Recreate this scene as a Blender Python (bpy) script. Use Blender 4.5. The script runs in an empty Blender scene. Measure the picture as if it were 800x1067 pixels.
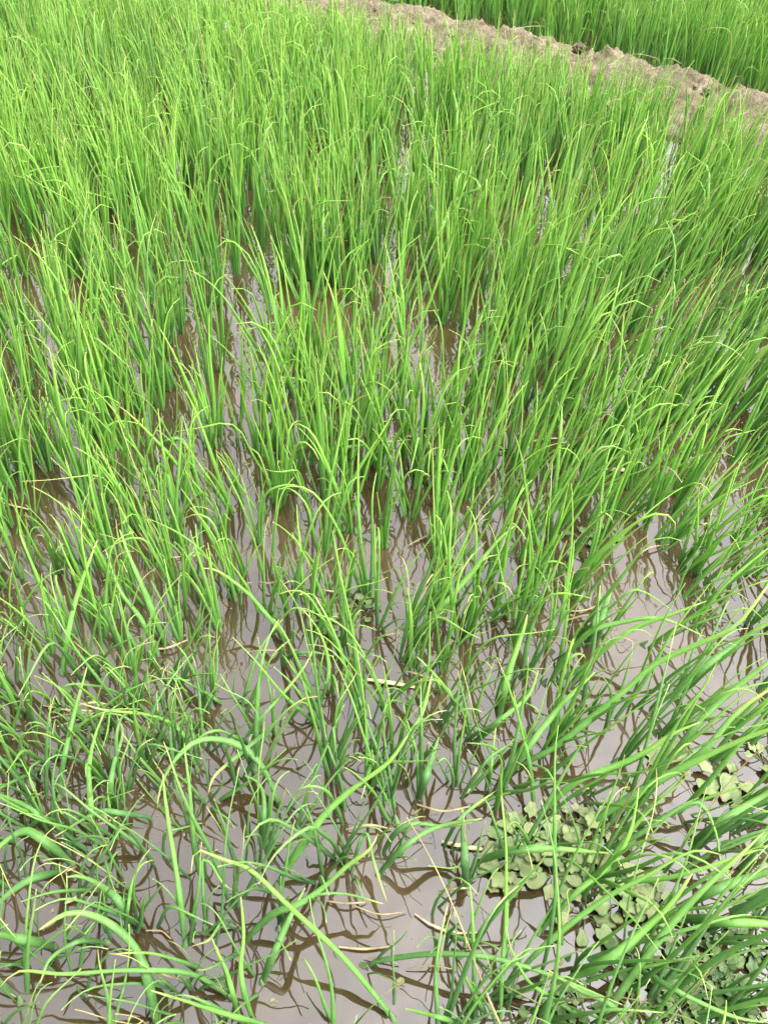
import bpy, math, random
import numpy as np
from mathutils import Vector, noise

rng = np.random.default_rng(11)
random.seed(7)
S = bpy.context.scene
COL = S.collection
R = math.radians

# ------------------------------------------------------------------ camera
CAM_H, PITCH, F, PW, PH = 1.2, R(42), 888.0, 800.0, 1067.0
cp, sp = math.cos(PITCH), math.sin(PITCH)
cam = bpy.data.cameras.new('camera')
cam.sensor_fit = 'VERTICAL'
cam.sensor_height = 36.0
cam.lens = 36.0 * F / PH
cam.clip_start = 0.02
cam.clip_end = 2000
co = bpy.data.objects.new('camera', cam)
COL.objects.link(co)
co.location = (0, 0, CAM_H)
co.rotation_euler = (R(90) - PITCH, 0, 0)
S.camera = co


def at(px, py, h=0.0):
    """photo pixel -> world point at height h"""
    x = (px - PW / 2) / F
    u = -(py - PH / 2) / F
    d = np.array([x, cp + u * sp, -sp + u * cp])
    t = (h - CAM_H) / d[2]
    return np.array([0, 0, CAM_H]) + d * t


def proj(P):
    """world points (...,3) -> px, py, depth"""
    P = np.asarray(P)
    x, y, z = P[..., 0], P[..., 1], P[..., 2] - CAM_H
    dep = y * cp - z * sp
    up = y * sp + z * cp
    dep_ = np.maximum(dep, 0.02)
    return PW / 2 + F * x / dep_, PH / 2 - F * up / dep_, dep


# ------------------------------------------------------------------ materials
def mat(name):
    m = bpy.data.materials.new(name)
    m.use_nodes = True
    nt = m.node_tree
    for n in list(nt.nodes):
        nt.nodes.remove(n)
    out = nt.nodes.new('ShaderNodeOutputMaterial')
    return m, nt, out


def N(nt, typ, **kw):
    n = nt.nodes.new(typ)
    for k, v in kw.items():
        setattr(n, k, v)
    return n


def ramp(nt, fac, stops, interp='LINEAR'):
    n = N(nt, 'ShaderNodeValToRGB')
    n.color_ramp.interpolation = interp
    e = n.color_ramp.elements
    while len(e) < len(stops):
        e.new(0.5)
    for el, (p, c) in zip(e, stops):
        el.position = p
        el.color = (*c, 1)
    nt.links.new(fac, n.inputs[0])
    return n.outputs[0]


def mix(nt, fac, a, b, blend='MIX'):
    n = N(nt, 'ShaderNodeMix', data_type='RGBA', blend_type=blend)
    for s, v in ((n.inputs[0], fac), (n.inputs[6], a), (n.inputs[7], b)):
        if hasattr(v, 'is_output'):
            nt.links.new(v, s)
        elif isinstance(v, (int, float)):
            s.default_value = v
        else:
            s.default_value = (*v, 1)
    return n.outputs[2]


def math_(nt, op, a, b=None, clamp=False):
    n = N(nt, 'ShaderNodeMath', operation=op, use_clamp=clamp)
    for s, v in ((n.inputs[0], a), (n.inputs[1], b)):
        if v is None:
            continue
        if hasattr(v, 'is_output'):
            nt.links.new(v, s)
        else:
            s.default_value = v
    return n.outputs[0]


def attr(nt, name):
    return N(nt, 'ShaderNodeAttribute', attribute_name=name).outputs['Fac']


def noise_(nt, scale, detail=3, rough=0.55, vec=None, dist=0.0):
    n = N(nt, 'ShaderNodeTexNoise')
    n.inputs['Scale'].default_value = scale
    n.inputs['Detail'].default_value = detail
    n.inputs['Roughness'].default_value = rough
    n.inputs['Distortion'].default_value = dist
    if vec is None:
        vec = N(nt, 'ShaderNodeNewGeometry').outputs['Position']
    nt.links.new(vec, n.inputs['Vector'])
    return n.outputs['Fac']


def leaf_material():
    m, nt, out = mat('onion_leaf_green')
    along, tint, dry = attr(nt, 'along'), attr(nt, 'tint'), attr(nt, 'dry')
    # the green itself: bluish and deep low down, yellow-green towards the tip
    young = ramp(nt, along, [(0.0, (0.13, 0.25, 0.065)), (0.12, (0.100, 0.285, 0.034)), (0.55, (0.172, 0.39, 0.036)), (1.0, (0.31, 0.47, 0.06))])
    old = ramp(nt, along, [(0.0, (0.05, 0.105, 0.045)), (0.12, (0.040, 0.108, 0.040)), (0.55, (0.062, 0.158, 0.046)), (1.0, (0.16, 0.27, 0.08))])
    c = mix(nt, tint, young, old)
    sv = N(nt, 'ShaderNodeCombineXYZ')
    for q, (nm, f) in enumerate((('ca', 1.6), ('sa', 1.6))):
        nt.links.new(math_(nt, 'MULTIPLY', attr(nt, nm), f), sv.inputs[q])
    nt.links.new(math_(nt, 'ADD', math_(nt, 'MULTIPLY', along, 5.0), math_(nt, 'MULTIPLY', tint, 90.0)), sv.inputs[2])
    streak = noise_(nt, 2.2, 4, 0.65, sv.outputs[0])
    c = mix(nt, 1.0, c, ramp(nt, streak, [(0.28, (0.62, 0.66, 0.62)), (0.5, (1, 1, 1)), (0.75, (1.25, 1.16, 1.2))]), 'MULTIPLY')
    ln = noise_(nt, 45, 3)
    c = mix(nt, math_(nt, 'MULTIPLY', ln, 0.35), c, (0.20, 0.40, 0.10))
    # waxy bloom blotches
    bl = ramp(nt, noise_(nt, 160, 2), [(0.5, (0, 0, 0)), (0.75, (1, 1, 1))])
    c = mix(nt, math_(nt, 'MULTIPLY', bl, 0.16), c, (0.34, 0.50, 0.26))
    # dry tip: pale straw with a brown end
    k = math_(nt, 'DIVIDE', math_(nt, 'SUBTRACT', along, math_(nt, 'SUBTRACT', 1.0, dry)), math_(nt, 'MAXIMUM', dry, 0.01), clamp=True)
    tipc = ramp(nt, k, [(0.0, (0.24, 0.39, 0.07)), (0.5, (0.31, 0.40, 0.11)), (0.85, (0.36, 0.36, 0.15)), (1.0, (0.24, 0.17, 0.075))])
    kk = ramp(nt, k, [(0.0, (0, 0, 0)), (0.5, (1, 1, 1))])
    c = mix(nt, kk, c, tipc)
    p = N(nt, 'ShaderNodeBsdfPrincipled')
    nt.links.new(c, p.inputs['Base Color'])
    nt.links.new(ramp(nt, noise_(nt, 90, 2), [(0.3, (0.5,) * 3), (0.7, (0.7,) * 3)]), p.inputs['Roughness'])
    p.inputs['Specular IOR Level'].default_value = 0.42
    t = N(nt, 'ShaderNodeBsdfTranslucent')
    tc = mix(nt, 0.25, c, (0.26, 0.52, 0.04), 'MIX')
    nt.links.new(tc, t.inputs['Color'])
    ms = N(nt, 'ShaderNodeMixShader')
    ms.inputs[0].default_value = 0.5
    nt.links.new(p.outputs[0], ms.inputs[1])
    nt.links.new(t.outputs[0], ms.inputs[2])
    nt.links.new(ms.outputs[0], out.inputs[0])
    return m


def simple(name, stops, scale=60, rough=0.8, trans=0.0, bump=0.0, spec=0.3):
    m, nt, out = mat(name)
    f = noise_(nt, scale, 4)
    c = ramp(nt, f, stops)
    p = N(nt, 'ShaderNodeBsdfPrincipled')
    nt.links.new(c, p.inputs['Base Color'])
    p.inputs['Roughness'].default_value = rough
    p.inputs['Specular IOR Level'].default_value = spec
    if bump:
        b = N(nt, 'ShaderNodeBump')
        b.inputs['Strength'].default_value = bump
        b.inputs['Distance'].default_value = 0.004
        nt.links.new(noise_(nt, scale * 3, 5), b.inputs['Height'])
        nt.links.new(b.outputs[0], p.inputs['Normal'])
    sh = p.outputs[0]
    if trans:
        t = N(nt, 'ShaderNodeBsdfTranslucent')
        nt.links.new(c, t.inputs['Color'])
        ms = N(nt, 'ShaderNodeMixShader')
        ms.inputs[0].default_value = trans
        nt.links.new(sh, ms.inputs[1])
        nt.links.new(t.outputs[0], ms.inputs[2])
        sh = ms.outputs[0]
    nt.links.new(sh, out.inputs[0])
    return m


M_LEAF = leaf_material()
M_STEM = simple('onion_stem_pale', [(0.3, (0.05, 0.11, 0.035)), (0.6, (0.085, 0.135, 0.05)), (0.8, (0.11, 0.09, 0.045))], 70, 0.5)
M_DEAD = simple('withered_leaf', [(0.3, (0.13, 0.09, 0.045)), (0.55, (0.25, 0.20, 0.10)), (0.75, (0.24, 0.25, 0.10))], 40, 0.75, 0.2)
M_STRAW = simple('floating_straw', [(0.3, (0.16, 0.11, 0.06)), (0.55, (0.30, 0.245, 0.15)), (0.75, (0.22, 0.19, 0.13))], 50, 0.7)
M_WEED = simple('weed_leaf', [(0.3, (0.035, 0.075, 0.02)), (0.5, (0.07, 0.12, 0.035)), (0.7, (0.125, 0.16, 0.06))], 45, 0.55, 0.3, 0.2)
M_PALE = simple('pale_weed_leaf', [(0.3, (0.085, 0.135, 0.045)), (0.52, (0.16, 0.20, 0.08)), (0.72, (0.19, 0.175, 0.09))], 40, 0.6, 0.3, 0.2)
M_SOIL = None


def soil_material():
    m, nt, out = mat('dry_soil')
    a = noise_(nt, 9, 6, 0.65)
    b = noise_(nt, 70, 6, 0.7)
    c = ramp(nt, a, [(0.3, (0.055, 0.042, 0.026)), (0.48, (0.125, 0.102, 0.066)), (0.7, (0.205, 0.17, 0.118))])
    d = ramp(nt, b, [(0.3, (0.55,) * 3), (0.6, (1.0,) * 3)])
    c = mix(nt, 1.0, c, d, 'MULTIPLY')
    p = N(nt, 'ShaderNodeBsdfPrincipled')
    nt.links.new(c, p.inputs['Base Color'])
    p.inputs['Roughness'].default_value = 0.95
    p.inputs['Specular IOR Level'].default_value = 0.15
    bp = N(nt, 'ShaderNodeBump')
    bp.inputs['Strength'].default_value = 0.9
    bp.inputs['Distance'].default_value = 0.02
    nt.links.new(b, bp.inputs['Height'])
    nt.links.new(bp.outputs[0], p.inputs['Normal'])
    nt.links.new(p.outputs[0], out.inputs[0])
    return m


def mud_material():
    m, nt, out = mat('wet_mud')
    c = ramp(nt, noise_(nt, 14, 6, 0.65), [(0.3, (0.075, 0.045, 0.022)), (0.7, (0.15, 0.095, 0.05))])
    p = N(nt, 'ShaderNodeBsdfPrincipled')
    nt.links.new(c, p.inputs['Base Color'])
    p.inputs['Roughness'].default_value = 0.55
    bp = N(nt, 'ShaderNodeBump')
    bp.inputs['Strength'].default_value = 0.6
    bp.inputs['Distance'].default_value = 0.01
    nt.links.new(noise_(nt, 60, 6, 0.7), bp.inputs['Height'])
    nt.links.new(bp.outputs[0], p.inputs['Normal'])
    nt.links.new(p.outputs[0], out.inputs[0])
    return m


def water_material():
    m, nt, out = mat('muddy_water')
    a = noise_(nt, 3.2, 4, 0.6)
    c = ramp(nt, a, [(0.35, (0.018, 0.0105, 0.0048)), (0.5, (0.026, 0.017, 0.008)), (0.68, (0.046, 0.031, 0.016))])
    p = N(nt, 'ShaderNodeBsdfPrincipled')
    nt.links.new(c, p.inputs['Base Color'])
    nt.links.new(ramp(nt, noise_(nt, 2.3, 5, 0.65), [(0.45, (0.015,) * 3), (0.64, (0.04,) * 3), (0.76, (0.11,) * 3)]), p.inputs['Roughness'])
    p.inputs['IOR'].default_value = 1.97
    bp = N(nt, 'ShaderNodeBump')
    bp.inputs['Strength'].default_value = 0.085
    bp.inputs['Distance'].default_value = 0.02
    nt.links.new(noise_(nt, 16, 1.5, 0.5), bp.inputs['Height'])
    nt.links.new(bp.outputs[0], p.inputs['Normal'])
    nt.links.new(p.outputs[0], out.inputs[0])
    return m


M_SOIL, M_MUD, M_WATER = soil_material(), mud_material(), water_material()


# ------------------------------------------------------------------ object helpers
def link(name, me, parent=None):
    o = bpy.data.objects.new(name, me)
    COL.objects.link(o)
    if parent:
        o.parent = parent
    return o


def tag(o, label=None, cat=None, group=None, kind=None):
    for k, v in (('label', label), ('category', cat), ('group', group), ('kind', kind)):
        if v:
            o[k] = v
    return o


def mesh(name, V, Q, m, attrs=None, smooth=True):
    V = np.asarray(V, np.float32)
    me = bpy.data.meshes.new(name)
    if isinstance(Q, np.ndarray):
        nf = len(Q)
        w = Q.shape[1]
        me.vertices.add(len(V))
        me.vertices.foreach_set('co', V.ravel())
        me.loops.add(nf * w)
        me.loops.foreach_set('vertex_index', Q.astype(np.int32).ravel())
        me.polygons.add(nf)
        me.polygons.foreach_set('loop_start', np.arange(0, nf * w, w, dtype=np.int32))
        me.update(calc_edges=True)
    else:
        me.from_pydata(V.tolist(), [], Q)
    if smooth:
        me.polygons.foreach_set('use_smooth', [True] * len(me.polygons))
    for k, a in (attrs or {}).items():
        me.attributes.new(k, 'FLOAT', 'POINT').data.foreach_set('value', np.asarray(a, np.float32))
    me.materials.append(m)
    return me


def smooth01(a, b, x):
    t = np.clip((x - a) / (b - a), 0, 1)
    return t * t * (3 - 2 * t)


def tubes(P, Rr, k, flat=0.8):
    """batch of M tubes: P (M,n,3), Rr (M,n) -> V (M,n*k,3), quads (n-1)*k for one tube"""
    M, n, _ = P.shape
    T = np.gradient(P, axis=1)
    T /= np.linalg.norm(T, axis=2, keepdims=True) + 1e-9
    ref = np.zeros_like(T)
    chord = P[:, -1] - P[:, 0] + np.array([1e-4, 2e-4, 0])
    side = np.cross(chord, np.array([0, 0, 1.0]))
    side /= np.linalg.norm(side, axis=1, keepdims=True) + 1e-9
    B = np.repeat(side[:, None, :], n, 1)
    B = B - (B * T).sum(2, keepdims=True) * T
    B /= np.linalg.norm(B, axis=2, keepdims=True) + 1e-9
    Nn = np.cross(T, B)
    ang = np.arange(k) * 2 * math.pi / k
    V = P[:, :, None, :] + Rr[:, :, None, None] * (np.cos(ang)[None, None, :, None] * B[:, :, None, :] + flat * np.sin(ang)[None, None, :, None] * Nn[:, :, None, :])
    i = np.arange(n - 1)[:, None] * k
    j = np.arange(k)[None, :]
    jn = (j + 1) % k
    Q = np.stack([i + j, i + jn, i + k + jn, i + k + j], -1).reshape(-1, 4)
    return V.reshape(M, n * k, 3), Q


def leaf_radius(s, Rm, power=0.62):
    a, b, c = rng.uniform(0, 6.3, 3)
    lump = 1 + 0.07 * np.sin(9 * s + a) + 0.05 * np.sin(19 * s + b) + 0.03 * np.sin(33 * s + c)
    return np.maximum(lump * Rm * (0.66 + 0.34 * smooth01(0, 0.28, s)) * (1 - s * 0.999) ** power, 0.0007)


def leaf_paths(n, b, phi, th0, bend, pw, curl, ks, kink, drift, L):
    kw = rng.uniform(0.08, 0.3, len(phi))
    wob = rng.normal(0, 1, (2, 3, len(phi)))
    s = np.linspace(0, 1, n)[None, :]
    g = lambda a: np.asarray(a)[:, None]
    th = g(th0) + g(bend) * s ** g(pw) + g(curl) * smooth01(0.74, 1.0, s) + g(kink) * smooth01(g(ks), g(ks) + g(kw), s)
    ph = g(phi) + g(drift) * s ** 2
    for q in range(3):
        th = th + 0.035 * g(wob[0, q]) * np.sin((q + 1.5) * 3.1 * s)
        ph = ph + 0.09 * g(wob[1, q]) * np.sin((q + 1.5) * 2.7 * s)
    d = np.stack([np.sin(th) * np.cos(ph), np.sin(th) * np.sin(ph), np.cos(th)], -1)
    step = (d[:, 1:] + d[:, :-1]) * 0.5 * (np.asarray(L) / (n - 1))[:, None, None]
    P = np.concatenate([np.zeros((len(d), 1, 3)), np.cumsum(step, 1)], 1) + b[:, None, :]
    low = 0.006
    z = P[..., 2]
    P[..., 2] = np.where((s > 0.2) & (z < low), low + (z - low) * 0.03, z)
    return P


# ------------------------------------------------------------------ setting
def grid_mesh(name, x0, x1, y0, y1, nx, ny, fz, m):
    xs, ys = np.linspace(x0, x1, nx), np.linspace(y0, y1, ny)
    V = np.array([(x, y, fz(x, y)) for y in ys for x in xs])
    i, j = np.meshgrid(np.arange(nx - 1), np.arange(ny - 1))
    a = (j * nx + i).ravel()
    Q = np.stack([a, a + 1, a + nx + 1, a + nx], -1)
    return mesh(name, V, Q, m)


A, B_ = np.array([-0.48, 5.98]), np.array([1.54, 3.78])          # centre line of the earth ridge
RD = (B_ - A) / np.linalg.norm(B_ - A)
RN = np.array([-RD[1], RD[0]])                                    # towards the far bed
if RN[1] < 0:
    RN = -RN


def ridge_uv(x, y):
    d = np.stack([np.asarray(x) - A[0], np.asarray(y) - A[1]], -1)
    return d @ RD, d @ RN


def fbm(x, y, s, o=4):
    v = 0
    a = 1
    for _ in range(o):
        v += a * noise.noise(Vector((x * s, y * s, 3.7)))
        s *= 2.1
        a *= 0.5
    return v


MUD_SPOTS = [(120, 300, .07), (275, 462, .06), (770, 352, .07), (350, 215, .08), (20, 470, .05), (480, 470, .05), (330, 660, .03)]
SPOTS = [(at(a, b), c) for a, b, c in MUD_SPOTS]


def ground_z(x, y):
    z = -0.035 + 0.016 * fbm(x, y, 5.0, 3)
    for p, r in SPOTS:
        d2 = ((x - p[0]) ** 2 + (y - p[1]) ** 2) / (r * r)
        if d2 < 9:
            z += 0.033 * math.exp(-d2) + 0.012 * math.exp(-d2) * fbm(x, y, 30, 3)
    return z


tag(link('ground', grid_mesh('ground', -3.2, 3.8, -0.4, 8.0, 260, 300, ground_z, M_MUD)), kind='structure')
far = [(-400, -400), (400, -400), (400, 400), (-400, 400)]
tag(link('terrain', mesh('terrain', [(x, y, -0.15) for x, y in far], np.array([[0, 1, 2, 3]]), M_MUD)), kind='structure')
tag(link('water', grid_mesh('water', -60, 60, -60, 60, 2, 2, lambda x, y: 0.0, M_WATER)), kind='structure')

# the ridge of dry earth between the two beds
nu, nv = 900, 110
HW = 0.33
V = []
us = np.linspace(-3.0, 4.6, nu)
vs = np.linspace(-0.62, 0.5, nv)
for v in vs:
    for u in us:
        p = A + RD * u + RN * v
        w = HW * (1 + 0.16 * noise.noise(Vector((u * 1.7, 0.3, 9)))) 
        off = 0.05 * noise.noise(Vector((u * 1.1, 5.1, 2)))
        w = w if v > off else w * 1.45
        k = max(0.0, 1 - (abs(v - off) / w) ** (2.6 if v > off else 1.7))
        h = -0.06 + 0.165 * k
        h += k ** 0.5 * (0.045 * fbm(p[0], p[1], 7, 3) + 0.024 * abs(fbm(p[0], p[1], 20, 5)) + 0.010 * noise.noise(Vector((p[0] * 60, p[1] * 60, 2))))
        V.append((p[0], p[1], h))
i, j = np.meshgrid(np.arange(nu - 1), np.arange(nv - 1))
a = (j * nu + i).ravel()
tag(link('earth_ridge', mesh('earth_ridge', V, np.stack([a, a + 1, a + nu + 1, a + nu], -1), M_SOIL)), kind='structure')


# ------------------------------------------------------------------ onion plants: where they stand
def blob(px, py, cx, cy, rx, ry):
    return math.exp(-((px - cx) / rx) ** 2 - ((py - cy) / ry) ** 2)


OPEN = [(30, 330, 60, 70, .55), (300, 515, 75, 28, .55), (630, 615, 60, 60, .92), (150, 955, 60, 60, .6), (455, 930, 50, 80, .92), (95, 500, 70, 60, .45),
        (230, 700, 70, 30, .55), (420, 790, 40, 40, .75), (670, 790, 70, 45, .85), (600, 700, 40, 30, .4), (60, 690, 60, 50, .35), (330, 960, 50, 60, .7), (275, 240, 22, 45, .75),
        (340, 190, 20, 40, .6), (360, 610, 60, 60, .2), (730, 1020, 90, 60, .6), (120, 310, 45, 30, .6), (490, 340, 18, 60, .45), (720, 320, 16, 40, .5),
        (600, 420, 18, 50, .5), (330, 25, 60, 25, .55), (200, 850, 50, 40, .55), (680, 740, 40, 40, .5), (20, 620, 40, 50, .3), (270, 860, 60, 50, .5),
        (400, 560, 90, 40, .25), (210, 580, 60, 50, .4), (185, 520, 60, 40, .4)]


def density(px, py, x, y):
    d = 250.0 if py < 400 else 250 - 20 * min(1, (py - 400) / 180)
    tuft = noise.noise(Vector((x * 3.4, y * 2.6, 1.3))) + 0.6 * noise.noise(Vector((x * 8.0, y * 6.0, 4.1)))
    lowr = min(1, max(0, (py - 380) / 120))
    d *= min(1.5, max(0.22, 0.92 + (1.25 - 0.6 * lowr) * tuft)) * (1 + 0.7 * lowr)
    if py > 780:
        d *= 1 - 0.22 * min(1, (py - 780) / 120)
    for cx, cy, rx, ry, k in OPEN:
        d *= 1 - k * (1 - 0.25 * lowr) * blob(px, py, cx, cy, rx, ry)
    return d


plants = []     # dict(base, leaves=[(path, radius, tint, dry, kind)])


def lean_field(px, py):
    """mean lean of the crop (x, y components, radians from upright)"""
    lx = 0.0
    t = min(1, max(0, (px - 330) / 470))
    v = min(1, max(0, (py - 150) / 650))
    lx += t * (0.10 + 0.52 * v)
    if px < 300:
        lx += 0.06 * (1 - px / 300) * v
    ly = 0.10 * t * v
    return lx, ly


def random_leaves(base, n, px, py, n_seg, scale=1.0):
    lx, ly = lean_field(px, py)
    sprawl = min(1, max(0, (py - 420) / 550))
    long_ = 0.42 - 0.15 * min(1, max(0, (py - 330) / 330))
    if px > 520:
        long_ += 0.07 * min(1, max(0, (py - 330) / 500))
    if px < 330:
        long_ *= 1 - 0.15 * min(1, max(0, (py - 420) / 150)) * min(1, (330 - px) / 120)
    clump = rng.normal(0, 0.07 + 0.08 * sprawl, 2)
    gx, gy = lx + clump[0], ly + clump[1]
    spread = 0.10 + 0.14 * sprawl
    tx = gx + rng.normal(0, spread, n)
    ty = gy + rng.normal(0, spread, n)
    th0 = np.hypot(tx, ty)
    phi = np.arctan2(ty, tx)
    L = long_ * scale * rng.uniform(0.78, 1.12) * rng.uniform(0.42, 1.12, n)
    bend = rng.gamma(1.4, 0.14, n) * (0.7 + 1.0 * sprawl)
    pw = rng.uniform(1.3, 2.6, n)
    curl = np.where(rng.random(n) < 0.15 + 0.15 * sprawl, rng.uniform(0.6, 2.3, n), rng.uniform(-0.15, 0.35, n))
    kink = np.where(rng.random(n) < 0.04 + 0.09 * sprawl, rng.uniform(0.6, 1.7, n), 0)
    ks = rng.uniform(0.45, 0.85, n)
    drift = rng.normal(0, 0.3, n)
    off = np.stack([np.cos(phi), np.sin(phi), np.zeros(n)], -1) * rng.uniform(0.002, 0.009, n)[:, None]
    b = base[None, :] + off + np.array([0, 0, -0.02])
    P = leaf_paths(n_seg, b, phi, th0, bend, pw, curl, ks, kink, drift, L)
    Rm = rng.uniform(0.0034, 0.0070, n) * (0.55 + 0.45 * L / 0.40) * (1.10 - 0.27 * sprawl)
    thin = rng.random(n) < 0.12
    Rm = np.where(thin, Rm * 0.45, Rm)
    tint = np.clip(rng.beta(2, 2.4, n) * 0.8 + 0.58 * sprawl - 0.12 + 0.35 * noise.noise(Vector((base[0] * 1.3, base[1] * 1.3, 7))) + rng.normal(0, .1), 0, 1)
    dry = np.where(rng.random(n) < 0.82, rng.uniform(0.005, 0.05, n), rng.uniform(0.07, 0.25, n))
    dry = np.where(thin, rng.uniform(0.3, 1.0, n), dry)
    out = []
    for q in range(n):
        kind = 'withered_leaf' if (thin[q] and dry[q] > 0.72) else 'leaf'
        tip = 'hooked' if curl[q] > 0.9 else ('folded' if kink[q] > 0.6 else 'straight')
        out.append(dict(P=P[q], R=leaf_radius(np.linspace(0, 1, n_seg), Rm[q]), tint=tint[q], dry=dry[q], kind=kind, tip=tip))
    return out


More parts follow.
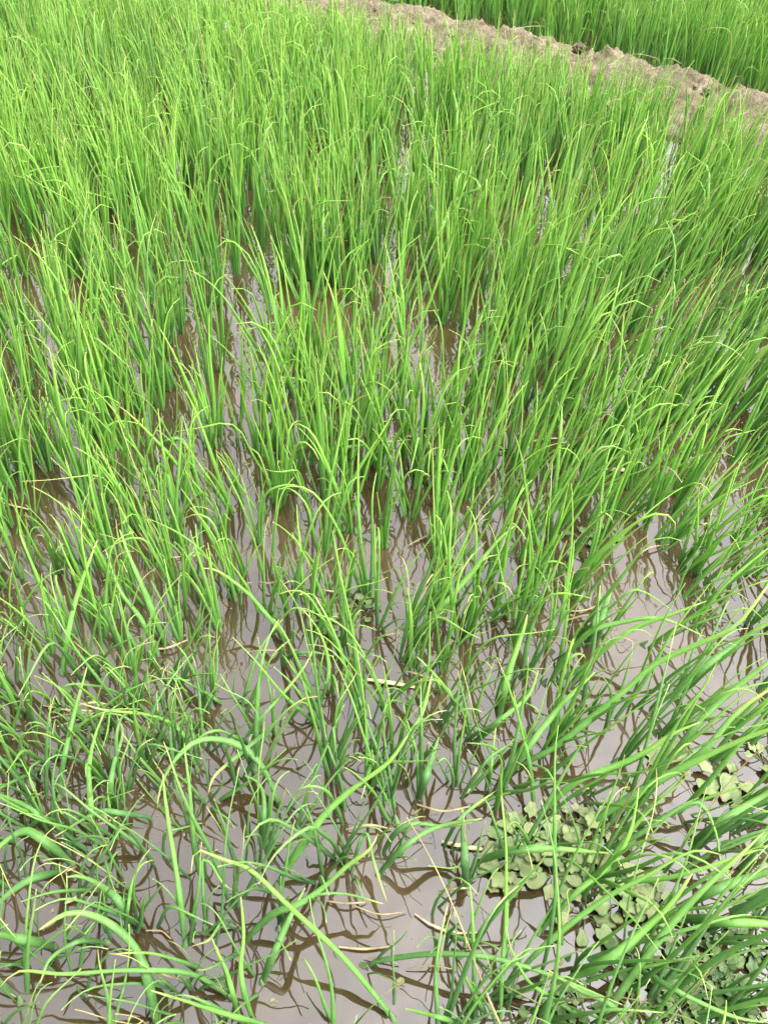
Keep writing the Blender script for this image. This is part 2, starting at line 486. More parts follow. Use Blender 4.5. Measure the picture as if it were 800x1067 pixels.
# leaves that stand out in the photograph: pixel runs from root to tip, width at the widest in photo pixels
TRACE = [
    ([(165, 1072), (150, 1007), (130, 975), (100, 955), (70, 952), (41, 969)], 15, .55, .12),
    ([(243, 1040), (200, 1015), (135, 1011), (67, 1015), (20, 1012), (0, 1029)], 8, .45, .3),
    ([(112, 982), (90, 980), (75, 984), (52, 1000), (42, 1025)], 8, .6, .25),
    ([(136, 970), (125, 940), (100, 920), (82, 913), (70, 914)], 12, .6, .03),
    ([(160, 852), (125, 847), (107, 845), (85, 855), (57, 872)], 9, .7, .2),
    ([(76, 900), (45, 875), (25, 866), (0, 882), (-18, 905)], 14, .5, .1),
    ([(70, 906), (35, 915), (15, 927), (0, 940), (-20, 965)], 12, .7, .05),
    ([(193, 985), (187, 930), (178, 872), (172, 830), (170, 806)], 9, .25, .1),
    ([(130, 976), (137, 925), (147, 902), (160, 896)], 6, .3, .2),
    ([(57, 986), (30, 980), (0, 974), (-30, 976)], 14, .6, .05),
    ([(100, 886), (95, 840), (93, 800), (99, 768), (109, 742)], 9, .3, .1),
    ([(112, 850), (118, 800), (128, 765), (122, 745)], 9, .6, .1),
    ([(206, 803), (192, 767), (175, 752), (150, 744), (110, 740), (82, 732)], 6, .02, .55),
    ([(62, 832), (65, 802), (76, 750), (91, 695)], 9, .5, .08),
    ([(64, 702), (75, 642), (87, 602), (102, 562)], 9, .15, .2),
    ([(173, 672), (150, 615), (135, 580), (125, 552)], 10, .35, .06),
    ([(166, 685), (147, 645), (125, 615), (110, 572)], 8, .4, .08),
    ([(293, 842), (275, 802), (255, 780), (225, 770), (200, 775), (178, 798), (167, 822), (164, 842)], 11, .5, .25),
    ([(287, 924), (312, 885), (340, 847), (370, 820), (405, 794), (425, 766)], 12, .2, .08),
    ([(410, 1062), (397, 1045), (355, 995), (302, 945), (262, 907), (237, 897), (215, 889), (203, 886), (199, 910)], 9, .1, .2),
    ([(253, 982), (285, 952), (312, 942), (340, 922), (362, 902), (385, 885), (394, 868)], 11, .4, .25),
    ([(273, 1024), (287, 990), (305, 950), (318, 925)], 12, .6, .03),
    ([(214, 968), (212, 925), (211, 897), (220, 900), (232, 920), (249, 932)], 7, .6, .35),
    ([(264, 1064), (255, 1037), (251, 1007), (254, 975), (251, 934)], 8, .15, .1),
    ([(249, 1060), (237, 1015), (228, 995), (221, 978)], 8, .15, .1),
    ([(285, 1070), (230, 1055), (200, 1045), (157, 1032)], 8, .1, .2),
    ([(246, 960), (232, 960), (226, 968), (217, 980), (200, 986)], 5, .7, .8),
    ([(290, 968), (310, 942), (332, 932), (362, 932), (400, 942)], 6, .6, .2),
    ([(274, 878), (275, 832), (268, 815), (255, 808)], 8, .65, .1),
    ([(365, 912), (374, 880), (382, 868), (390, 900), (403, 940)], 6, .5, .5),
    ([(378, 1006), (400, 1000), (450, 994), (500, 996), (540, 1005), (575, 1017), (605, 1029), (648, 1047)], 9, .55, .08),
    ([(521, 1070), (523, 1010), (527, 962), (527, 925), (527, 882), (522, 828)], 7, .1, .15),
    ([(605, 1060), (575, 1040), (550, 1022), (533, 990), (527, 965)], 6, .12, .1),
    ([(485, 925), (484, 887), (482, 862), (481, 842)], 12, .75, .03),
    ([(497, 898), (530, 887), (565, 884), (600, 886), (634, 889)], 13, .4, .06),
    ([(394, 912), (410, 893), (435, 872), (462, 860), (503, 853)], 10, .6, .1),
    ([(398, 890), (412, 868), (432, 858), (460, 861), (494, 857)], 9, .65, .3),
    ([(462, 882), (475, 858), (489, 844), (505, 832), (518, 823)], 7, .6, .6),
    ([(437, 832), (447, 798), (457, 768)], 12, .8, .03),
    ([(508, 1060), (492, 1032), (477, 1003)], 8, .2, .06),
    ([(480, 1066), (450, 1058), (422, 1051)], 8, .3, .06),
    ([(518, 1038), (560, 992), (600, 958), (637, 932), (675, 912), (703, 895), (727, 886), (752, 891)], 9, .3, .2),
    ([(560, 972), (600, 930), (637, 900), (655, 870), (662, 842), (665, 820)], 9, .1, .1),
    ([(618, 1072), (662, 1012), (700, 962), (737, 922), (775, 887), (796, 866)], 12, .4, .3),
    ([(612, 892), (660, 872), (700, 846), (722, 836), (734, 842), (746, 870), (751, 900), (766, 921)], 8, .55, .2),
    ([(706, 956), (750, 960), (800, 963), (850, 970)], 16, .25, .05),
    ([(585, 1024), (637, 997), (675, 965), (700, 940), (722, 908)], 14, .2, .15),
    ([(700, 950), (750, 925), (800, 908), (840, 892)], 15, .5, .05),
    ([(608, 862), (662, 827), (700, 805), (770, 772), (830, 750)], 13, .25, .05),
    ([(560, 850), (600, 815), (660, 790), (700, 765), (730, 752)], 11, .2, .1),
    ([(538, 798), (575, 780), (620, 745), (650, 720), (682, 692), (725, 672), (762, 655), (785, 630), (806, 600)], 11, .2, .25),
    ([(630, 862), (662, 828), (707, 802), (735, 780), (760, 750), (780, 732), (812, 712)], 12, .45, .35),
    ([(592, 715), (625, 680), (660, 655), (700, 640), (736, 626)], 9, .1, .15),
    ([(584, 690), (612, 660), (650, 648), (690, 645), (735, 664)], 8, .3, .1),
    ([(428, 664), (462, 630), (487, 602), (517, 565), (536, 548)], 10, .05, .1),
    ([(491, 750), (462, 715), (447, 697), (434, 684)], 8, .25, .15),
    ([(519, 748), (530, 702), (545, 657), (549, 640)], 10, .2, .12),
    ([(493, 775), (525, 747), (550, 725), (561, 698)], 9, .35, .1),
    ([(509, 822), (513, 785), (517, 752)], 5, .1, .5),
    ([(526, 796), (518, 782), (505, 776), (486, 774)], 5, .1, .6),
    ([(526, 812), (555, 772), (587, 732), (620, 700)], 11, .3, .08),
    ([(302, 670), (275, 637), (257, 617), (227, 595), (209, 592)], 8, .2, .3),
    ([(331, 740), (342, 707), (341, 682), (332, 657), (315, 634)], 6, .0, .2),
    ([(244, 784), (272, 748), (300, 717), (320, 690), (331, 664)], 6, .5, .7),
    ([(289, 753), (257, 780), (225, 807), (217, 826)], 8, .6, .7),
    ([(294, 688), (310, 681), (328, 680), (348, 684)], 7, .8, .1),
    ([(398, 800), (425, 767), (440, 742), (450, 702)], 9, .15, .2),
    ([(620, 668), (628, 640), (637, 612)], 12, .75, .03),
    ([(612, 672), (622, 640), (625, 610)], 10, .7, .05),
    ([(440, 305), (470, 215), (500, 195), (478, 178), (448, 168)], 7, .2, .2),
    ([(345, 455), (330, 405), (310, 395), (290, 393)], 7, .4, .2),
    ([(178, 470), (172, 470), (173, 460), (190, 458), (200, 478)], 7, .6, .4),
    ([(330, 490), (345, 470), (385, 463), (428, 458)], 7, .3, .4),
    ([(200, 330), (160, 310), (120, 300), (105, 292)], 6, .3, .3),
    ([(20, 870), (40, 850), (5, 830), (-20, 826)], 9, .5, .2),
    ([(770, 905), (800, 865), (840, 840)], 14, .3, .05),
    ([(720, 880), (760, 850), (820, 815)], 14, .45, .05),
    ([(690, 800), (740, 740), (800, 690), (830, 670)], 11, .35, .05),
    ([(700, 725), (740, 690), (790, 655), (825, 640)], 11, .45, .08),
    ([(660, 1080), (640, 1050), (600, 1030), (570, 1010)], 9, .5, .2),
    ([(650, 1000), (700, 1030), (760, 1058), (800, 1066)], 9, .5, .1),
]


def catmull(C, n):
    C = np.asarray(C, float)
    C = np.vstack([2 * C[0] - C[1], C, 2 * C[-1] - C[-2]])
    d = np.r_[0, np.cumsum(np.linalg.norm(np.diff(C[1:-1], axis=0), axis=1))]
    t = np.linspace(0, d[-1], n)
    out = []
    for v in t:
        i = min(np.searchsorted(d, v, 'right') - 1, len(d) - 2)
        u = (v - d[i]) / (d[i + 1] - d[i] + 1e-9)
        p0, p1, p2, p3 = C[i], C[i + 1], C[i + 2], C[i + 3]
        out.append(0.5 * (2 * p1 + (p2 - p0) * u + (2 * p0 - 5 * p1 + 4 * p2 - p3) * u * u + (3 * p1 - p0 - 3 * p2 + p3) * u ** 3))
    return np.array(out)


for pts, wpx, tint, dry in TRACE:
    C = catmull(pts, 20)
    base = at(*pts[0])
    _, _, dep = proj(base)
    sc = F / dep
    a_down = math.atan2(CAM_H, base[1])
    cum = np.r_[0, np.cumsum(np.linalg.norm(np.diff(C, axis=0), axis=1))]
    tt = cum / cum[-1]
    H0 = 0.085 * smooth01(0, 0.35, tt) * (1 - 0.35 * tt)
    up = (C[0, 1] - C[:, 1]) / (sc * max(0.2, math.cos(a_down)))
    h = np.maximum(H0, np.minimum(0.85 * up, 0.62 * np.linalg.norm(C - C[0], axis=1) / sc))
    h = np.convolve(np.r_[h[:1], h[:1], h, h[-1:], h[-1:]], np.ones(5) / 5, 'valid')
    h[0] = -0.004
    P = np.array([at(x, y, z) for (x, y), z in zip(C, h)])
    P[0, 2] = -0.022
    _, _, dmid = proj(P[len(P) // 3])
    Rm = 0.44 * wpx * dmid / F
    dx = pts[-1][1] - min(p[1] for p in pts)
    tip = 'hooked' if dx > 25 else 'straight'
    lf = dict(P=P, R=leaf_radius(np.linspace(0, 1, 20), Rm, 0.5), tint=min(1.0, tint + 0.22), dry=dry * 0.8, kind='leaf', tip=tip)
    for pl in plants:
        if np.linalg.norm(pl['base'] - base) < 0.022:
            pl['leaves'].append(lf)
            break
    else:
        plants.append(dict(base=base, leaves=[lf], traced=True))

for pl in plants:                       # the smaller leaves that stand round each of those
    px, py, _ = proj(pl['base'])
    n = int(rng.integers(1, 4))
    pl['leaves'] += random_leaves(pl['base'], n, float(px), float(py), 16, 0.72)

# the rest of the crop
N_TRACED = len(plants)
tb = np.array([p['base'] for p in plants])
cell = 0.038
for yy in np.arange(-0.02, 7.7, cell):
    for xx in np.arange(-(0.75 + 0.62 * max(yy, 0)), 0.75 + 0.66 * max(yy, 0), cell):
        x, y = xx + rng.uniform(-.5, .5) * cell, yy + rng.uniform(-.5, .5) * cell
        r = rng.random()
        px, py, dep = proj(np.array([x, y, 0.0]))
        if dep < 0.75:
            px, py = float(np.clip(px, -100, 900)), 1250.0
        d = density(float(px), float(py), x, y)
        if r > d * cell * cell:
            continue
        u, v = ridge_uv(x, y)
        z = 0.0
        lo = -0.50 + 0.17 * float(smooth01(1.2, 3.0, u))
        if lo < v < 0.33:
            if (v > 0.26 or v < lo + 0.10) and rng.random() < 0.4:
                z = 0.0
            else:
                continue
        base = np.array([x, y, z])
        if np.min(np.linalg.norm(tb - base, axis=1)) < 0.022:
            continue
        near = py > 520
        n = int(rng.integers(3, 7)) if py < 430 else int(rng.integers(3, 6))
        plants.append(dict(base=base, leaves=random_leaves(base, n, float(px), float(py), 16 if near else 12, 1.0 if v > 0 else 0.66 + 0.34 * float(smooth01(0.4, 1.0, -v))), traced=False))

# ------------------------------------------------------------------ which plants show largest
def seen_size(pl):
    s = 0
    for lf in pl['leaves']:
        px, py, dep = proj(lf['P'])
        w = 2 * lf['R'] * F / np.maximum(dep, .1)
        seg = np.hypot(np.diff(px), np.diff(py))
        inn = (px[1:] > 0) & (px[1:] < PW) & (py[1:] > 0) & (py[1:] < PH) & (dep[1:] > 0.1)
        s += (seg * w[1:] * inn).sum()
    return s


for pl in plants:
    pl['size'] = seen_size(pl) * (1.3 if pl['traced'] else 1.0)
order = sorted(range(len(plants)), key=lambda i: -plants[i]['size'])
single = order[:300]
mass = order[300:]

# ------------------------------------------------------------------ labels
COLS = ['far left', 'left', 'mid left', 'centre-left', 'centre-right', 'mid right', 'right', 'far right']
ROWS = ['at the bottom edge', 'a tenth up', 'a fifth up', 'three tenths up', 'two fifths up', 'halfway up', 'three fifths up', 'seven tenths up', 'four fifths up', 'nine tenths up', 'at the top edge']
ORD = ['first', 'second', 'third', 'fourth', 'fifth', 'sixth', 'seventh', 'eighth', 'ninth', 'tenth', 'eleventh', 'twelfth', 'thirteenth', 'fourteenth', 'fifteenth', 'sixteenth', 'seventeenth', 'eighteenth', 'nineteenth', 'twentieth']


def which(q, n):
    if n == 1:
        return ''
    if n == 2:
        return ', ' + ('left one', 'right one')[q]
    if q in (0, n - 1):
        return ', ' + ('leftmost' if q == 0 else 'rightmost')
    return f', {ORD[q]} from left'


NUM = {1: 'one', 2: 'two', 3: 'three', 4: 'four', 5: 'five', 6: 'six', 7: 'seven', 8: 'eight', 9: 'nine'}


def place(px, py):
    c = COLS[int(np.clip(px / PW * 8, 0, 7))]
    r = ROWS[int(np.clip(round((PH - py) / PH * 10), 0, 10))]
    return f'{c}, {r}'


def plant_facts(pl):
    xs, ys = [], []
    for lf in pl['leaves']:
        px, py, dep = proj(lf['P'])
        ok = (px > 0) & (px < PW) & (py > 0) & (py < PH)
        xs += list(px[ok])
        ys += list(py[ok])
    bx, by, _ = proj(pl['base'])
    if 0 < bx < PW and 0 < by < PH:
        X, Y = float(bx), float(by)
    else:
        X, Y = (float(np.mean(xs)), float(np.mean(ys))) if xs else (float(bx), float(by))
    tips = np.mean([lf['P'][-1] for lf in pl['leaves']], axis=0) - pl['base']
    sx = []
    for lf in pl['leaves']:
        px, py, _ = proj(lf['P'][[0, -1]])
        sx.append((px[1] - px[0], py[0] - py[1]))
    dx, dy = np.mean(sx, axis=0)
    ang = math.degrees(math.atan2(dx, dy))
    lean = 'upright' if abs(ang) < 18 else (('right-leaning' if ang > 0 else 'left-leaning') if abs(ang) < 55 else ('flopped rightward' if ang > 0 else 'flopped leftward'))
    if any(lf['tip'] == 'hooked' for lf in pl['leaves']):
        tip = 'hooked tip'
    elif any(lf['tip'] == 'folded' for lf in pl['leaves']):
        tip = 'bent leaf'
    else:
        tip = 'straight tips'
    if any(lf['kind'] == 'withered_leaf' for lf in pl['leaves']):
        tip = 'withered leaf'
    return X, Y, lean, tip, len(pl['leaves'])


groups = {}
for i in single:
    X, Y, lean, tip, n = plant_facts(plants[i])
    plants[i]['xy'] = (X, Y)
    lab = f'{lean} {NUM.get(n, "many")}-leaved onion plant with {tip}, {place(X, Y)}'
    groups.setdefault(lab, []).append(i)
for lab, ids in groups.items():
    if len(ids) == 1:
        plants[ids[0]]['label'] = lab
    else:
        xs = [plants[i]['xy'][0] for i in ids]
        ys = [plants[i]['xy'][1] for i in ids]
        hx = max(xs) - min(xs) >= max(ys) - min(ys)
        ids = sorted(ids, key=lambda i: plants[i]['xy'][0] if hx else -plants[i]['xy'][1])
        for q, i in enumerate(ids):
            w_ = which(q, len(ids))
            if not hx:
                w_ = w_.replace('left one', 'nearer one').replace('right one', 'farther one').replace('leftmost', 'nearest').replace('rightmost', 'farthest').replace('from left', 'nearest')
            plants[i]['label'] = lab + w_

# ------------------------------------------------------------------ build the plants
def leaf_mesh(lf, k, base):
    V, Q = tubes(lf['P'][None] - base, lf['R'][None], k)
    n = len(lf['P'])
    al = np.repeat(np.linspace(0, 1, n), k)
    one = np.ones(n * k)
    if lf['kind'] == 'withered_leaf':
        return mesh('withered_leaf', V[0], Q, M_DEAD)
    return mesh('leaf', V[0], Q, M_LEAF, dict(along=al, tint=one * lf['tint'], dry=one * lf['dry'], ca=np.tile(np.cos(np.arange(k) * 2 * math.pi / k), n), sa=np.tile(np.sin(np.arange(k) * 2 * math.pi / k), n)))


def stem_path(pl, n=5):
    d = np.mean([lf['P'][4] - lf['P'][0] for lf in pl['leaves']], axis=0)
    d /= np.linalg.norm(d) + 1e-9
    d[2] = max(d[2], 0.9)
    d /= np.linalg.norm(d)
    t = np.linspace(-0.05, 0.014, n)
    return pl['base'] + d[None] * t[:, None]


for i in single:
    pl = plants[i]
    root = link('onion_plant', None)
    root.empty_display_size = 0.02
    root.location = pl['base']
    tag(root, pl['label'], 'onion plant', 'onion plants standing in the flooded bed')
    P = stem_path(pl)
    V, Q = tubes(P[None] - pl['base'], np.array([.006, .006, .0058, .0050, .0012])[None], 8, 1.0)
    link('stem', mesh('stem', V[0], Q, M_STEM), root)
    for lf in pl['leaves']:
        link(lf['kind'], leaf_mesh(lf, 8, pl['base']), root)

VV, QQ, AL, TI, DR, CA, SA, off = [], [], [], [], [], [], [], 0
by_n = {}
for i in mass:
    for lf in plants[i]['leaves']:
        by_n.setdefault(len(lf['P']), []).append(lf)
for n, lfs in by_n.items():
    k = 6 if n > 12 else 5
    V, Q = tubes(np.array([l['P'] for l in lfs]), np.array([l['R'] for l in lfs]), k)
    M = len(lfs)
    VV.append(V.reshape(-1, 3))
    QQ.append((Q[None] + (np.arange(M) * n * k)[:, None, None]).reshape(-1, 4) + off)
    off += M * n * k
    AL.append(np.tile(np.repeat(np.linspace(0, 1, n), k), M))
    TI.append(np.repeat([l['tint'] for l in lfs], n * k))
    CA.append(np.tile(np.cos(np.arange(k) * 2 * math.pi / k), n * M))
    SA.append(np.tile(np.sin(np.arange(k) * 2 * math.pi / k), n * M))
    DR.append(np.repeat([1.0 if l['kind'] == 'withered_leaf' else l['dry'] for l in lfs], n * k))
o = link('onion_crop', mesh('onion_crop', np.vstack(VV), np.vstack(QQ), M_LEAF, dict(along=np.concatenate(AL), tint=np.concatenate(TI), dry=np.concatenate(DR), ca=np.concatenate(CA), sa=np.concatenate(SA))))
tag(o, 'dense green onion crop filling the farther part of the flooded bed and beyond the ridge', 'crop', kind='stuff')
print('plants', len(plants), 'traced', N_TRACED, 'faces', sum(len(q) for q in QQ))

# ------------------------------------------------------------------ broad-leaved weeds
def weed_leaf(c, L, W, yaw, pitch, lobes, seedv):
    """a lobed leaf blade with a raised rim, folded midrib and real thickness"""
    r_ = random.Random(seedv)
    n, m = 22, 5
    V = []
    ph = r_.uniform(0, 6)
    for q in range(m + 1):
        f = q / m
        for a in range(n):
            t = 2 * math.pi * a / n
            rad = f * (1 + 0.20 * f * math.cos(lobes * t + ph) + 0.09 * math.cos(3 * t + 2 * ph))
            x = L * (0.5 + 0.5 * rad * math.cos(t))
            y = W * 0.5 * rad * math.sin(t) * (0.75 + 0.25 * math.sin(min(math.pi, x / L * math.pi)))
            z = 0.18 * abs(y) + 0.10 * L * math.sin(4 * x / L + ph) * f * 0.4 - 0.05 * L * f * f
            V.append((x, y, z))
    Fc = []
    for q in range(m):
        for a in range(n):
            b = (a + 1) % n
            Fc.append((q * n + a, q * n + b, (q + 1) * n + b, (q + 1) * n + a))
    nv = len(V)
    V2 = [(x, y, z - 0.0009) for x, y, z in V]
    F2 = [tuple(nv + v for v in reversed(f)) for f in Fc]
    rim = [(m * n + a, nv + m * n + a, nv + m * n + (a + 1) % n, m * n + (a + 1) % n) for a in range(n)]
    V = np.array(V + V2)
    cy, sy, cpp, spp = math.cos(yaw), math.sin(yaw), math.cos(pitch), math.sin(pitch)
    X = V[:, 0] * cpp - V[:, 2] * spp
    Z = V[:, 0] * spp + V[:, 2] * cpp
    return np.stack([c[0] + X * cy - V[:, 1] * sy, c[1] + X * sy + V[:, 1] * cy, c[2] + Z], -1), Fc + F2 + rim


WEEDS = []
for (cx, cy, rx, ry, n, k) in [(730, 1035, 70, 30, 26, 'w'), (560, 895, 38, 32, 9, 'p'), (640, 935, 45, 30, 7, 'p'), (770, 985, 30, 16, 5, 'w'), (620, 865, 30, 18, 3, 'p'),
                               (90, 745, 50, 30, 4, 'w'), (770, 800, 28, 30, 3, 'p'), (345, 655, 40, 30, 3, 'w'), (580, 1040, 40, 18, 4, 'w'), (610, 560, 40, 12, 2, 'w')]:
    for _ in range(n):
        WEEDS.append((cx + random.gauss(0, .6) * rx, cy + random.gauss(0, .6) * ry, k))
wl = {}
for q, (px, py, k) in enumerate(WEEDS):
    px, py = min(795, max(5, px)), min(1062, py)
    b = at(px, py)
    root = link('broadleaf_weed', None)
    root.location = b
    root.empty_display_size = 0.02
    nl = random.randint(5, 8)
    key = f'{"pale yellow-green" if k == "p" else "small green"} {NUM[nl]}-leaved broadleaf weed, {place(px, py)}'
    wl.setdefault(key, []).append((root, px, py))
    y0 = random.uniform(0, 6)
    for l in range(nl):
        yaw = y0 + l * 2.4
        st = random.uniform(.006, .028)
        hz = random.uniform(.002, .014)
        L = random.uniform(.008, .026) * (1.4 if k == 'p' else 0.85)
        c = (math.cos(yaw) * st, math.sin(yaw) * st, hz)
        V, Fc = weed_leaf(c, L, L * random.uniform(.65, .95), yaw, random.uniform(-.3, .55), random.choice([3, 4, 5, 5]), q * 31 + l)
        link('leaf', mesh('leaf', V, Fc, M_PALE if k == 'p' else M_WEED), root)
        P = np.linspace((0, 0, -.01), c, 4)
        P[1:3, 2] += .004
        V, Q = tubes(P[None], np.full((1, 4), .0010), 5, 1)
        link('stalk', mesh('stalk', V[0], Q, M_WEED), root)
for key, L in wl.items():
    L.sort(key=lambda t: t[1])
    for q, (root, _, _) in enumerate(L):
        w = which(q, len(L))
        tag(root, key + w, 'weed', 'broad-leaved weeds floating among the onions')

# single large pale floating leaves
for (px, py, L, W, yaw, lab) in [(668, 790, .075, .045, .1, 'large pale yellow-green leaf floating on open water between right-hand onions'),
                                 (757, 838, .05, .035, 1.2, 'pale broad leaf standing up beside far right onions')]:
    b = at(px, py)
    V, Fc = weed_leaf((0, 0, .007), L, W, yaw, .12, 4, int(px))
    o = link('floating_leaf', mesh('floating_leaf', V, Fc, M_PALE))
    o.location = b
    tag(o, lab, 'leaf', 'pale leaves floating on the water')

# ------------------------------------------------------------------ dead leaves and straw on the water
STRAW = [
    ([(383, 708), (405, 711), (432, 716)], 6, 'flat tan straw floating just above the middle of the open water'),
    ([(460, 877), (485, 882), (511, 886)], 6, 'broken tan and grey straw floating beside a short blunt onion stub'),
    ([(432, 952), (450, 964), (475, 972), (505, 971)], 3, 'thin pale curved strand floating on the large open water gap'),
    ([(68, 941), (80, 935), (91, 929)], 5, 'short pinkish straw piece floating at lower left under an arching leaf'),
    ([(625, 490), (645, 489), (662, 492)], 7, 'broad pale straw lying between dense right-hand onions'),
    ([(480, 830), (490, 818), (496, 800)], 6, 'bent brown straw piece lying by the weeds right of the water gap'),
    ([(103, 855), (108, 848), (112, 858)], 5, 'small crumpled pale scrap caught between lower left onion stems'),
    ([(60, 757), (100, 742), (75, 740), (45, 735)], 2.5, 'thin straw-coloured loop lying among the mid left onions'),
    ([(330, 775), (300, 700), (345, 770)], 2, None),
]
for _ in range(46):
    py = random.uniform(430, 1055)
    px = random.uniform(10, 790)
    a = random.uniform(-.7, .7) + (math.pi if random.random() < .5 else 0)
    L = random.uniform(14, 48) * (0.6 + py / 1500)
    c = random.uniform(-.35, .35) * L
    STRAW.append(([(px, py), (px + L * .5 * math.cos(a) - c * math.sin(a) * .5, py + L * .5 * math.sin(a) * .6 + c * .4), (px + L * math.cos(a), py + L * math.sin(a) * .6)], random.uniform(1.6, 3.4), None))
sl = {}
for pts, w, lab in STRAW:
    if lab is None and len(pts) == 3 and pts[0] == (330, 775):
        continue
    C = catmull(pts, 10)
    t = np.linspace(0, 1, 10)
    hz = 0.004 + (0.02 * random.random() * np.sin(t * math.pi) if lab is None else 0.002 * np.sin(t * 5))
    P = np.array([at(x, y, z) for (x, y), z in zip(C, hz)])
    b = P[0].copy()
    _, _, dep = proj(b)
    r = 0.5 * w * dep / F
    V, Q = tubes((P - b)[None], (r * (0.55 + .45 * np.sin(np.clip(t * math.pi, .15, 3)))[None]), 6, 0.35)
    o = link('dead_straw', mesh('dead_straw', V[0], Q, M_STRAW if lab else M_DEAD))
    o.location = b
    if lab:
        tag(o, lab, 'straw', 'dead straws floating on the water')
    else:
        ln = 'short' if np.hypot(C[-1, 0] - C[0, 0], C[-1, 1] - C[0, 1]) < 32 else 'long'
        sl.setdefault(f'{ln} thin withered strand fallen on water, {place(*C[5])}', []).append((o, C[5, 0]))
for key, L in sl.items():
    L.sort(key=lambda t: t[1])
    for q, (o, _) in enumerate(L):
        w = which(q, len(L))
        tag(o, key + w, 'straw', 'dead straws floating on the water')

# ------------------------------------------------------------------ flecks of scum and plant debris drifting on the water
fv, fq, ft = [], [], []
stems = np.array([p['base'][:2] for p in plants if p['base'][1] < 3.2])
nf = 9000
pick = rng.integers(0, len(stems), nf)
ctr = stems[pick] + rng.normal(0, 0.018, (nf, 2)) + (rng.random((nf, 1)) < .3) * rng.normal(0, .06, (nf, 2))
keep = np.array([noise.noise(Vector((a * 4.5, b * 4.5, 12))) + .25 * noise.noise(Vector((a * 17, b * 17, 2))) > -0.02 for a, b in ctr])
ctr = ctr[keep]
nf = len(ctr)
sz = rng.gamma(1.6, 0.0010, nf) + 0.0006
an = rng.uniform(0, 6.3, nf)
el = rng.uniform(0.35, 1.0, nf)
hx = np.arange(6) * math.pi / 3
jit = rng.uniform(.6, 1.25, (nf, 6))
lx_, ly_ = np.cos(hx)[None] * jit * sz[:, None], np.sin(hx)[None] * jit * (sz * el)[:, None]
X = ctr[:, :1] + lx_ * np.cos(an)[:, None] - ly_ * np.sin(an)[:, None]
Y = ctr[:, 1:] + lx_ * np.sin(an)[:, None] + ly_ * np.cos(an)[:, None]
top = np.stack([X, Y, np.full_like(X, 0.0012)], -1)
bot = top.copy()
bot[..., 2] = -0.001
Vf = np.concatenate([top, bot], 1).reshape(-1, 3)
k6 = np.arange(6)
fc = []
for q in range(nf):
    o_ = q * 12
    fc.append(tuple(o_ + k6))
    fc += [(o_ + a, o_ + 6 + a, o_ + 6 + (a + 1) % 6, o_ + (a + 1) % 6) for a in range(6)]
M_SCUM = simple('scum_flecks', [(0.35, (0.06, 0.045, 0.02)), (0.5, (0.09, 0.10, 0.035)), (0.65, (0.13, 0.115, 0.065))], 120, 0.7)
tag(link('floating_scum', mesh('floating_scum', Vf, fc, M_SCUM, smooth=False)), 'small tan and green flecks of scum drifting round the onion stems', 'scum', kind='stuff')

# ------------------------------------------------------------------ clods on the ridge
def clod_mesh(r, sd):
    import bmesh
    bm = bmesh.new()
    bmesh.ops.create_icosphere(bm, subdivisions=3, radius=1)
    o = Vector((sd * 3.1, sd * 1.7, sd * .9))
    for v in bm.verts:
        n = v.co.normalized()
        k = 1 + .38 * noise.noise(n * 1.6 + o) + .2 * noise.noise(n * 4 + o)
        v.co = Vector((n.x * k, n.y * k * .8, n.z * k * .62)) * r
    me = bpy.data.meshes.new('soil_clod')
    bm.to_mesh(me)
    bm.free()
    me.materials.append(M_SOIL)
    return me


def ridge_h(v):
    k = max(0.0, 1 - (abs(v) / (HW if v > 0 else HW * 1.45)) ** (2.6 if v > 0 else 1.7))
    return -0.06 + 0.165 * k


cl = []
for q in range(34):
    u = random.uniform(-0.5, 3.0)
    v = random.uniform(-.36, .24)
    p = A + RD * u + RN * v
    r = random.choice([.014, .018, .022, .028, .036])
    o = link('soil_clod', clod_mesh(r, q))
    o.location = (p[0], p[1], ridge_h(v) + r * .25)
    o.rotation_euler = (0, 0, random.uniform(0, 6))
    px, py, _ = proj(np.array(o.location))
    cl.append((o, float(px), r, v))
cl.sort(key=lambda t: t[1])
for q, (o, px, r, v) in enumerate(cl):
    sz = 'large' if r > .03 else 'small'
    sd = 'near slope' if v < -.08 else ('far edge' if v > .08 else 'crest')
    ps = [c for c in cl if ('large' if c[2] > .03 else 'small') == sz and ('near slope' if c[3] < -.08 else ('far edge' if c[3] > .08 else 'crest')) == sd]
    k = [c[0] for c in ps].index(o) + 1
    ordn = ORD[k - 1]
    tag(o, f'{sz} dry earth clod on the {sd} of the ridge, {ordn} such from the left', 'clod', 'dry clods on the earth ridge')

# ------------------------------------------------------------------ dry stalks and grass tufts on the ridge
st = []
for q in range(18):
    u, v = -0.3 + q * 0.17 + random.uniform(-.07, .07), random.uniform(-.34, .12)
    p = A + RD * u + RN * v
    a, L = random.uniform(0, 6), random.uniform(.08, .2)
    t = np.linspace(-.5, .5, 8)
    P = np.stack([t * L * math.cos(a) + .02 * np.sin(4 * t), t * L * math.sin(a) + .03 * t * t, .012 * np.cos(3 * t)], -1)
    V, Q = tubes(P[None], (0.0022 * np.sin(np.linspace(.25, 2.9, 8)))[None], 5, .5)
    o = link('dry_stalk', mesh('dry_stalk', V[0], Q, M_STRAW))
    o.location = (p[0], p[1], ridge_h(v) + .045)
    st.append((float(proj(np.array(o.location))[0]), o))
for q, (_, o) in enumerate(sorted(st, key=lambda t: t[0])):
    tag(o, f'thin dry stalk lying on the earth ridge, {ORD[q]} from the left', 'stalk', 'dry stalks littering the earth ridge')
st = []
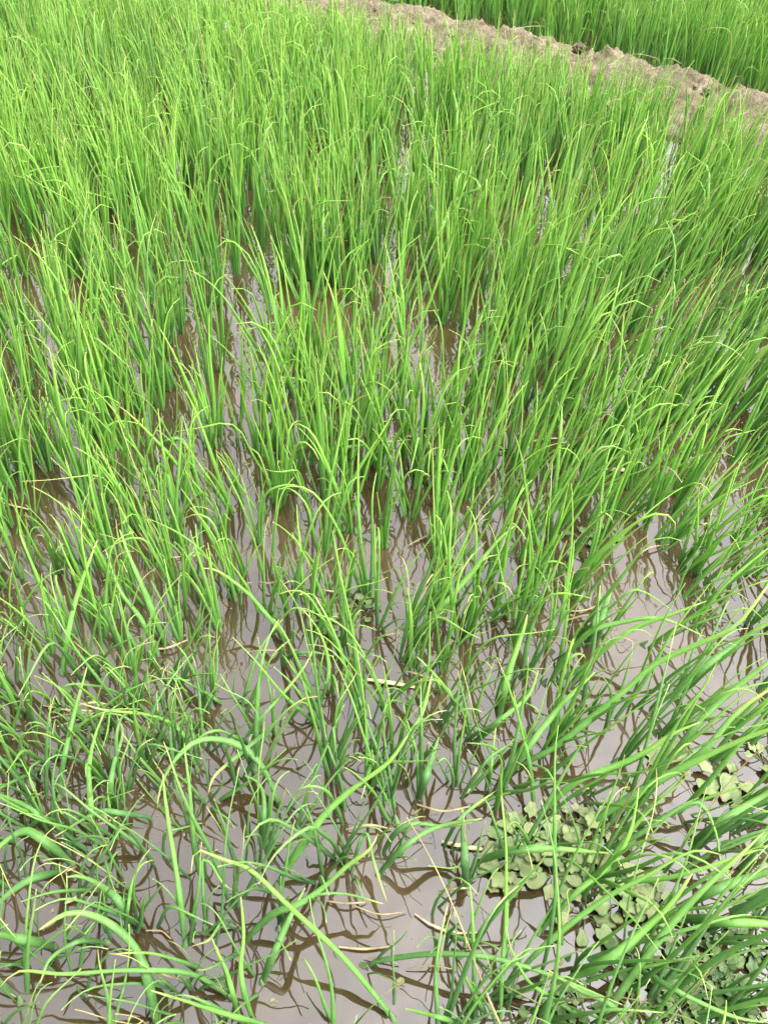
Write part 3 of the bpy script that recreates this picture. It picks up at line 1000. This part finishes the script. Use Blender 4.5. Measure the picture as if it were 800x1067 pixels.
for q in range(14):
    u, v = -0.4 + q * 0.23 + random.uniform(-.09, .09), random.choice([random.uniform(-.42, -.18), random.uniform(-.42, -.2), random.uniform(.16, .27)])
    p = A + RD * u + RN * v
    nb = random.randint(9, 16)
    phi = rng.uniform(0, 6.3, nb)
    P = leaf_paths(8, np.stack([rng.normal(0, .02, nb), rng.normal(0, .02, nb), np.full(nb, -.01)], -1), phi, rng.uniform(.1, .7, nb), rng.uniform(.1, 1.0, nb), np.full(nb, 1.6), np.zeros(nb), np.full(nb, .5), np.zeros(nb), np.zeros(nb), rng.uniform(.05, .16, nb))
    V, Q = tubes(P, np.array([leaf_radius(np.linspace(0, 1, 8), .0022) for _ in range(nb)]), 5, .35)
    nn = 40
    Qa = (Q[None] + (np.arange(nb) * nn)[:, None, None]).reshape(-1, 4)
    o = link('grass_tuft', mesh('grass_tuft', V.reshape(-1, 3), Qa, M_LEAF, dict(along=np.tile(np.repeat(np.linspace(0, 1, 8), 5), nb), tint=np.repeat(rng.uniform(0, 1, nb), nn), dry=np.repeat(rng.uniform(0, .4, nb), nn), ca=np.zeros(nb * nn), sa=np.zeros(nb * nn))))
    o.location = (p[0], p[1], ridge_h(v) + .02)
    st.append((float(proj(np.array(o.location))[0]), o))
for q, (_, o) in enumerate(sorted(st, key=lambda t: t[0])):
    tag(o, f'low thin green grass tuft on the earth ridge, {ORD[q]} from the left', 'grass tuft', 'grass tufts on the earth ridge')

# ------------------------------------------------------------------ light
w = bpy.data.worlds.new('World')
S.world = w
w.use_nodes = True
nt = w.node_tree
bg = nt.nodes['Background']
sky = nt.nodes.new('ShaderNodeTexSky')
sky.sky_type = 'NISHITA'
sky.sun_disc = False
EL, AZ = R(60), R(105)
sky.sun_elevation = EL
sky.sun_rotation = AZ
sky.air_density = 1.0
sky.dust_density = 6.0
sky.ozone_density = 1.0
hs = nt.nodes.new('ShaderNodeHueSaturation')
hs.inputs['Saturation'].default_value = 0.1
nt.links.new(sky.outputs[0], hs.inputs['Color'])
nt.links.new(hs.outputs[0], bg.inputs['Color'])
bg.inputs['Strength'].default_value = 0.15
sun = bpy.data.lights.new('sun', 'SUN')
sun.energy = 1.0
sun.angle = R(35)
sun.color = (1.0, 0.96, 0.90)
so = bpy.data.objects.new('sun', sun)
COL.objects.link(so)
sd = Vector((math.sin(AZ) * math.cos(EL), math.cos(AZ) * math.cos(EL), math.sin(EL)))
so.rotation_euler = sd.to_track_quat('Z', 'Y').to_euler()
so.location = (0, 3, 6)

S.view_settings.view_transform = 'Standard'
S.view_settings.look = 'None'
S.view_settings.gamma = 1
S.view_settings.exposure = 2.55
S.render.engine = 'CYCLES'
S.cycles.max_bounces = 12
S.cycles.diffuse_bounces = 8
S.cycles.transmission_bounces = 6
S.cycles.use_denoising = True
